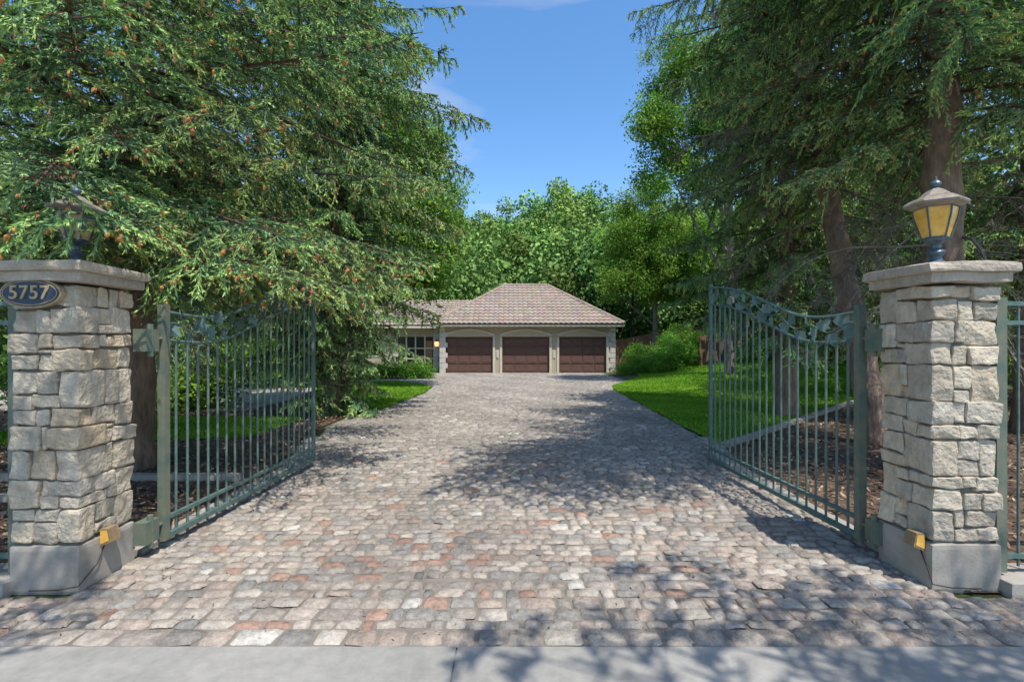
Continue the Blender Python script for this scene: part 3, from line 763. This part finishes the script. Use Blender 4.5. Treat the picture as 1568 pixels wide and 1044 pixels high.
def trunk_obj(pts,rads,parent,mat=M_bark,seg=14,name='trunk'):
    g=G(); P_=[Vector(p) for p in pts]; out=[];rr=[]
    for i in range(len(P_)-1):
        m=max(2,int((P_[i+1]-P_[i]).length/0.2))
        for k in range(m):
            t_=k/m; out.append(P_[i].lerp(P_[i+1],t_)+Vector((random.uniform(-.01,.01),random.uniform(-.01,.01),0))); rr.append(rads[i]+(rads[i+1]-rads[i])*t_)
    out.append(P_[-1]); rr.append(rads[-1])
    g.tube(out,rr,seg,nz=0.2)
    return g.build(name,[mat],parent,smooth=True)
SR=random.Random(11)
def spruce(base,H,z0,rad,tr,lean=(0,0),step=0.36,nb=5,low=False,dead=None,pitch=(-0.05,-0.3),bigmin=2.4,extra=()):
    e=empty('spruce_tree')
    bx,by=base
    def ax(z): return Vector((bx+lean[0]*z/H,by+lean[1]*z/H,z))
    trunk_obj([ax(-0.1),ax(0.4),ax(H*0.3),ax(H*0.65),ax(H)],[tr*1.35,tr*1.05,tr*0.8,tr*0.45,0.02],e,seg=20)
    z=z0;az=SR.uniform(0,6); i=0
    bg_,sm_=(BIGL,SML) if low else (BIG,SM)
    while z<H:
        R=rad(z)
        for k in range(nb):
            az+=2*math.pi/nb+SR.uniform(-.35,.35)
            l=R*SR.uniform(0.65,1.15)
            if l<0.2: continue
            if l>bigmin: me=SR.choice(bg_); s=l/3.8
            else: me=SR.choice(sm_); s=l/2.0
            f=(z-z0)/max(0.1,H-z0)
            pt=pitch[1]+(pitch[0]-pitch[1])*f+SR.uniform(-.15,.15)
            inst(me,'bough_%d'%i,e,ax(z+SR.uniform(-.15,.15)),az,pt,SR.uniform(-.4,.4),s); i+=1
        az+=0.6; z+=step*SR.uniform(0.8,1.2)
    for (z,azd,l,pd) in extra:
        inst(SR.choice((BIGL if low else BIG)[:2]),'bough_%d'%i,e,ax(z),math.radians(azd),math.radians(pd),SR.uniform(-.3,.3),l/3.8); i+=1
    if dead:
        for k in range(dead[2]):
            z=SR.uniform(dead[0],dead[1]); inst(SR.choice(DEAD),'dead_bough_%d'%k,e,ax(z),SR.uniform(0,6.28),SR.uniform(-.5,.1),SR.uniform(-1,1),SR.uniform(.6,1.3))
    return e
lin=lambda pts:(lambda z: float(np.interp(z,[p[0] for p in pts],[p[1] for p in pts])))
spruce((-5.1,6.6),11,3.2,lin([(3.0,3.4),(5,4.1),(8,3.6),(11,0.3)]),0.27,lean=(0.3,0.1),dead=(2.0,4,14),step=0.46,
       extra=[(3.4,-62,3.7,-15),(3.5,-55,3.9,-12),(3.4,-30,3.8,-12),(4.2,-42,4.2,-6),(3.3,-10,3.9,-10),(3.2,-75,3.3,-12),(4.6,-60,4.2,-3),(4.9,-25,4.3,-4),(5.4,-48,4.2,0),(3.9,-95,3.6,-8),(4.0,-18,4.2,-9),(4.4,-80,4.0,-4),
              (3.3,-45,3.9,-13),(3.2,-22,4.0,-12),(3.6,-5,4.2,-10),(3.3,-88,3.2,-12),(3.0,5,3.6,-10),
              (3.7,-58,4.4,-14),(3.9,-61,4.3,-14),(3.5,-56,4.1,-12),(3.6,-64,3.9,-12),(3.6,-38,4.4,-12),(3.0,-33,3.9,-8),(2.9,-14,3.9,-6)])
spruce((-8.8,7.8),11,2.6,lin([(2.6,3.2),(6,3.7),(11,0.3)]),0.25,dead=(1.5,4,8),step=0.52)
spruce((-4.35,12.0),13,0.4,lin([(0.4,1.6),(1.5,1.9),(3.2,2.8),(6,3.6),(9,3.4),(13,0.3)]),0.22,step=0.38,nb=6,low=True)
spruce((-9.5,15),13,1.5,lin([(1.5,3.0),(6,3.6),(13,0.3)]),0.25,step=0.6,low=True)
spruce((5.35,6.2),12,4.5,lin([(4.5,2.6),(7,3.6),(9,3.2),(12,0.3)]),0.24,lean=(0.15,0.2),dead=(2.6,6,22),step=0.45,
       extra=[(6.2,-128,4.2,0),(7.0,-140,4.8,2),(7.4,-118,4.4,0),(4.9,-70,3.0,-12),(5.2,-40,3.0,-12),(8,-150,5.0,4),(8.6,-130,4.8,4),
              (6.6,-135,4.8,2),(7.7,-128,5.0,2),(8.3,-142,5.2,2),(6.9,-155,4.6,2),(7.2,-165,4.6,2),(8.8,-120,4.6,2),(7.9,-138,5.6,0),(6.4,-148,4.4,0),(5.1,-100,2.8,-10),
              (8.1,-133,5.6,2),(7.3,-146,5.4,2),(8.5,-137,6.0,1),(6.8,-132,5.2,3),(5.4,-60,3.4,-8),(5.8,-85,3.2,-5)])
spruce((6.0,8.2),11,4.8,lin([(4.8,2.2),(8,2.9),(11,0.3)]),0.2,lean=(-1.6,0.8),dead=(2.6,6,22),step=0.48)
spruce((6.35,11.6),13,2.1,lin([(2.1,2.1),(4,2.8),(8,3.0),(10,2.6),(13,0.3)]),0.25,step=0.40,dead=(1.5,5,10),low=True)
spruce((9.6,9.2),11,3.0,lin([(3.0,2.7),(7,3.0),(11,0.3)]),0.27,dead=(2,5,16),step=0.58)
spruce((10.2,14.2),12,2.2,lin([(2.2,2.6),(7,3.0),(12,0.3)]),0.25,step=0.65,low=True)
spruce((14.0,12.0),12,1.8,lin([(1.8,3.2),(7,3.4),(12,0.3)]),0.25,step=0.65,low=True)
# unseen spruces added behind the viewpoint, boughs aimed to shade the apron
spruce((6.9,-3.0),11,5.4,lin([(5.4,2.6),(8,2.8),(11,0.3)]),0.27,step=0.7,low=True,extra=[(6.6,132,4.8,3),(7.2,142,5.0,2),(7.8,150,5.6,3),(6.9,125,4.5,3),(8.2,138,5.4,2)])
spruce((-3.2,-3.4),11,5.4,lin([(5.4,2.6),(8,2.8),(11,0.3)]),0.27,step=0.7,low=True,
       extra=[(7.0,74,4.7,3),(7.6,66,4.8,4),(6.6,84,4.6,2),(7.4,92,4.4,2),(6.9,60,4.6,3),(8.0,78,5.2,2),(7.2,80,5.0,2),(6.8,70,5.2,3)])

def clump(name,seed,n,R,leaf,cols,flat=0.8,mat=M_leaf):
    r=np.random.default_rng(seed)
    d=unit(r.normal(0,1,(n,3))); rr=R*r.random((n,1))**0.45
    bumps=1+0.35*np.sin(d[:,0:1]*5+seed)*np.sin(d[:,1:2]*4+seed*2)+0.2*np.sin(d[:,2:3]*9)
    c=d*rr*bumps; c[:,2]*=flat
    nrm=unit(r.normal(0,1,(n,3))+np.array([0,0,0.9])+d*0.5)
    a=unit(np.cross(nrm,r.normal(0,1,(n,3)))); b=np.cross(nrm,a)
    s=leaf*r.uniform(0.6,1.25,(n,1))
    V=np.stack([c-a*s,c+b*s*0.55-a*s*0.1,c+a*s,c-b*s*0.55-a*s*0.1],1).reshape(-1,3)
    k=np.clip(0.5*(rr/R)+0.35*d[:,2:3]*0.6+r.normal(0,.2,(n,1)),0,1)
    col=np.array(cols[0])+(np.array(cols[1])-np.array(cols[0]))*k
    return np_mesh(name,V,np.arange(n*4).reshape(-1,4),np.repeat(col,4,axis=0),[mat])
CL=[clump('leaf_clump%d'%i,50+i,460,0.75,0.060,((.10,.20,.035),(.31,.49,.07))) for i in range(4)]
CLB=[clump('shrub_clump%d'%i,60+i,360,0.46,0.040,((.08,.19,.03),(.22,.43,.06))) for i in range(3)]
def decid(base,H,lobes,name='ash_tree',tr=0.16,n=240,cl=CL,sc=(0.7,1.3),z_fork=2.2):
    e=empty(name); bx,by=base; z0=float(gh(bx,by))
    trunk_obj([(bx,by,z0-0.1),(bx+.05,by,z0+z_fork),(bx,by,z0+H*0.6),(bx,by,z0+H*0.85)],[tr*1.3,tr,tr*0.6,0.03],e,M_bark2,10)
    rnd=random.Random(int(bx*100+by*10))
    vol=[l[3]*l[4]*l[5] for l in lobes]; tot=sum(vol); i=0
    g=G()
    for l,v in zip(lobes,vol):
        c=Vector((bx+l[0],by+l[1],z0+l[2]))
        zf=z0+max(z_fork,l[2]*0.45); st=Vector((bx,by,zf)); md=st.lerp(c,0.5)+Vector((0,0,-0.2))
        g.tube([st,md,c],[tr*0.5,tr*0.3,0.02],6)
        m=max(3,int(n*v/tot))
        for k in range(m):
            d=Vector((rnd.gauss(0,1),rnd.gauss(0,1),rnd.gauss(0,1))).normalized(); q=rnd.random()**0.4
            p_=c+Vector((d.x*l[3],d.y*l[4],d.z*l[5]))*q
            inst(rnd.choice(cl),'leaves_%d'%i,e,p_,rnd.uniform(0,6.28),rnd.uniform(-.5,.5),rnd.uniform(-.5,.5),rnd.uniform(*sc)); i+=1
            if k%6==0: g.tube([c,p_],[0.025,0.006],4,cap=False)
    g.build('limbs',[M_bark2],e)
    return e
decid((-6.3,19.0),11,[(2.8,0,4.9,1.3,1.4,1.5),(3.2,0,6.8,1.3,1.4,1.5),(2.4,.5,9.0,1.5,1.5,1.7),(0.7,0,6.3,1.8,1.8,2.2),(3.4,-.6,3.9,0.8,0.9,0.9),(1.3,0,11,1.2,1.2,1.2)],name='birch_tree',tr=0.13,n=150)
decid((9.4,33),11.5,[(0,0,5.8,2.8,2.4,1.8),(-1.9,0,7.2,1.9,1.8,1.8),(1.4,0,7.6,2.0,2,1.8),(-.3,0,9.8,2.0,1.9,1.7),(-3.0,-.5,5.0,1.4,1.3,1.1),(2.2,0,5,1.5,1.5,1.3)],n=200,sc=(.8,1.4))
decid((14,30),10,[(0,0,5.5,2.8,2.6,2.2),(-1.2,0,7.6,1.8,1.8,1.6),(1.2,0,7.9,2.0,2,1.8)],n=100)
decid((8.9,20.5),15,[(-2.5,0,8.4,1.3,1.6,1.2),(-2.6,0,10.6,1.6,1.6,1.6),(-1.9,0,12.6,1.5,1.6,1.3),(-0.3,0,9.5,2,2,2.4),(0,0,12,2,2,2)],name='maple_tree',n=140,z_fork=3)
def shrub(name,items,cl=CLB,seed=1,f=0.7):
    e=empty(name); rnd=random.Random(seed); i=0
    for (x,y,rx,ry,h,n) in items:
        z0=float(gh(x,y))
        for k in range(int(n*f)):
            a=rnd.uniform(0,6.28); q=rnd.random()**0.5; xx=x+math.cos(a)*rx*q; yy=y+math.sin(a)*ry*q
            zz=z0+h*math.sqrt(max(0,1-(q*0.9)**2))*rnd.uniform(0.25,0.95)
            inst(rnd.choice(cl),'leaves_%d'%i,e,(xx,yy,zz),rnd.uniform(0,6.28),rnd.uniform(-.4,.4),rnd.uniform(-.4,.4),rnd.uniform(.6,1.15)); i+=1
    return e
shrub('clipped_hedge',[(-6.9+0.45*k,24.2,0.35,0.4,0.75,11) for k in range(7)],seed=2,f=0.9)
shrub('shrub',[(-7.4,22.3,0.9,0.7,1.1,24),(-8.8,23.5,1,0.8,1.6,26)],seed=3)
shrub('shrub',[(6.2,25.6,0.8,0.8,0.9,22),(7.3,24.6,0.9,0.8,1.0,26),(8.3,25.2,1.0,1.0,1.3,32)],seed=4,f=0.9)
shrub('shrub',[(7.0,27.8,0.8,0.8,1.5,26),(8.9,28.0,1.3,1.2,1.9,44),(10.6,27,1.2,1.1,1.6,40)],seed=5)
shrub('shrub',[(11.5,22.5,1.2,1,1.3,36),(13.5,21.5,1.3,1,1.7,40),(10,29.5,1.6,1,2.6,44)],seed=6)
shrub('shrub',[(-11,12,1.2,1,1.8,30),(-9.5,19.6,1.5,1,2.0,36),(-12.5,20,2,1,3.0,44),(-15,19,2,1,3,36),(-8.3,12.6,0.8,0.7,0.9,16)],seed=7,cl=CL)
shrub('shrub',[(15+2.2*k,17-0.3*k,1.5,1.2,2.6,26) for k in range(5)],seed=8,cl=CL)

def far_crown(name,seed,n=2400):
    r=np.random.default_rng(seed)
    nl=9; lc=r.normal(0,1,(nl,3))*np.array([1.7,1.7,1.7])+np.array([0,0,5.6]); lr=r.uniform(1.3,2.3,nl)
    w=r.integers(0,nl,n); d=unit(r.normal(0,1,(n,3))); q=r.random((n,1))**0.33
    c=lc[w]+d*lr[w][:,None]*q
    nrm=unit(r.normal(0,1,(n,3))+d*0.9+np.array([0,-.2,.4])); a=unit(np.cross(nrm,r.normal(0,1,(n,3)))); b=np.cross(nrm,a)
    s=0.175*r.uniform(0.6,1.4,(n,1))
    V=np.stack([c-a*s,c+b*s*0.7,c+a*s,c-b*s*0.7],1).reshape(-1,3)
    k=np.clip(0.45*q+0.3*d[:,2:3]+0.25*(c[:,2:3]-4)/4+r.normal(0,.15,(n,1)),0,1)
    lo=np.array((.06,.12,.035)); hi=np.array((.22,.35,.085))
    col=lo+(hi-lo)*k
    C=np.repeat(col,4,axis=0)
    tv=[]
    for aa in range(5):
        a0=2*np.pi*aa/5;a1=2*np.pi*(aa+1)/5
        tv+=[(0.16*np.cos(a0),0.16*np.sin(a0),-0.5),(0.16*np.cos(a1),0.16*np.sin(a1),-0.5),(0.06*np.cos(a1),0.06*np.sin(a1),5.5),(0.06*np.cos(a0),0.06*np.sin(a0),5.5)]
    V=np.concatenate([V,np.array(tv)]);C=np.concatenate([C,np.tile((.1,.08,.06),(20,1))])
    return np_mesh(name,V,np.arange(len(V)).reshape(-1,4),C,[M_far])
FC=[far_crown('hill_crown%d'%i,80+i) for i in range(5)]
e=empty('hillside_trees'); rnd=random.Random(5); i=0
y=43
while y<125:
    hw=12+y*0.45; x=-hw+rnd.uniform(0,3)
    while x<hw:
        s=rnd.uniform(0.7,1.35)*(1.0 if y<80 else 1.25)
        xx=x+rnd.uniform(-1,1); yy=y+rnd.uniform(-2,2)
        o=bpy.data.objects.new('tree_%d'%i,rnd.choice(FC)); COL.objects.link(o); o.parent=e
        o.location=(xx,yy,float(gh(xx,yy))-0.8); o.rotation_euler=(0,0,rnd.uniform(0,6.28)); o.scale=(s,s,s*rnd.uniform(.9,1.2)); i+=1
        x+=rnd.uniform(3.4,5.0)*(1 if y<80 else 1.3)
    y+=5.0 if y<80 else 7.5
for sgn in (-1,1):
    e=empty('tree_belt')
    for k in range(20):
        xx=sgn*rnd.uniform(13,34); yy=rnd.uniform(17,40)
        if sgn<0 and xx>-14 and yy>27: continue
        o=bpy.data.objects.new('tree_%d'%k,rnd.choice(FC)); COL.objects.link(o); o.parent=e
        o.location=(xx,yy,float(gh(xx,yy))-1.5); o.rotation_euler=(0,0,rnd.uniform(0,6.28)); s=rnd.uniform(1,1.4); o.scale=(s,s,s)

# ------------------------------------------------------------------ light
EL=math.radians(65); AZ=math.radians(33)
to_sun=Vector((math.sin(AZ)*math.cos(EL),-math.cos(AZ)*math.cos(EL),math.sin(EL)))
sd=bpy.data.lights.new('sun','SUN'); sd.energy=5.0; sd.angle=math.radians(0.4); sd.color=(1,0.955,0.885)
so=bpy.data.objects.new('sun',sd); COL.objects.link(so); so.rotation_euler=to_sun.to_track_quat('Z','Y').to_euler(); so.location=(5,-10,20)
w=bpy.data.worlds.new('World'); scene.world=w; w.use_nodes=True; nt=w.node_tree; bg=nt.nodes['Background']
sk=nt.nodes.new('ShaderNodeTexSky'); sk.sky_type='NISHITA'; sk.sun_disc=False; sk.sun_elevation=EL; sk.sun_rotation=math.pi-AZ
sk.air_density=1.0; sk.dust_density=0.8; sk.ozone_density=1.5
hs=nt.nodes.new('ShaderNodeHueSaturation'); hs.inputs['Saturation'].default_value=1.25; hs.inputs['Value'].default_value=1.8
nt.links.new(sk.outputs[0],hs.inputs['Color'])
tc=nt.nodes.new('ShaderNodeTexCoord'); mp=nt.nodes.new('ShaderNodeMapping'); mp.inputs['Scale'].default_value=(1.2,1.2,4.5); mp.inputs['Rotation'].default_value=(0.2,0.35,0)
nz=nt.nodes.new('ShaderNodeTexNoise'); nz.inputs['Scale'].default_value=2.2; nz.inputs['Detail'].default_value=8; nz.inputs['Distortion'].default_value=0.6
rp=nt.nodes.new('ShaderNodeValToRGB'); rp.color_ramp.elements[0].position=0.54; rp.color_ramp.elements[1].position=0.8; rp.color_ramp.elements[1].color=(.6,.6,.6,1)
mx=nt.nodes.new('ShaderNodeMix'); mx.data_type='RGBA'; mx.inputs[7].default_value=(6,6.2,6.5,1)
nt.links.new(tc.outputs['Generated'],mp.inputs[0]); nt.links.new(mp.outputs[0],nz.inputs[0]); nt.links.new(nz.outputs[0],rp.inputs[0]); nt.links.new(rp.outputs[0],mx.inputs[0])
nt.links.new(hs.outputs[0],mx.inputs[6]); nt.links.new(mx.outputs[2],bg.inputs[0]); bg.inputs[1].default_value=0.14

cam=bpy.data.cameras.new('camera'); co=bpy.data.objects.new('camera',cam); COL.objects.link(co)
co.location=(0,0,CAMH); co.rotation_euler=(math.radians(90),0,0)
cam.sensor_width=36; cam.lens=36*766/1568; cam.shift_y=6/1568; cam.clip_end=2000; cam.clip_start=0.05
scene.camera=co
scene.view_settings.view_transform='Standard'; scene.view_settings.look='None'; scene.view_settings.exposure=0
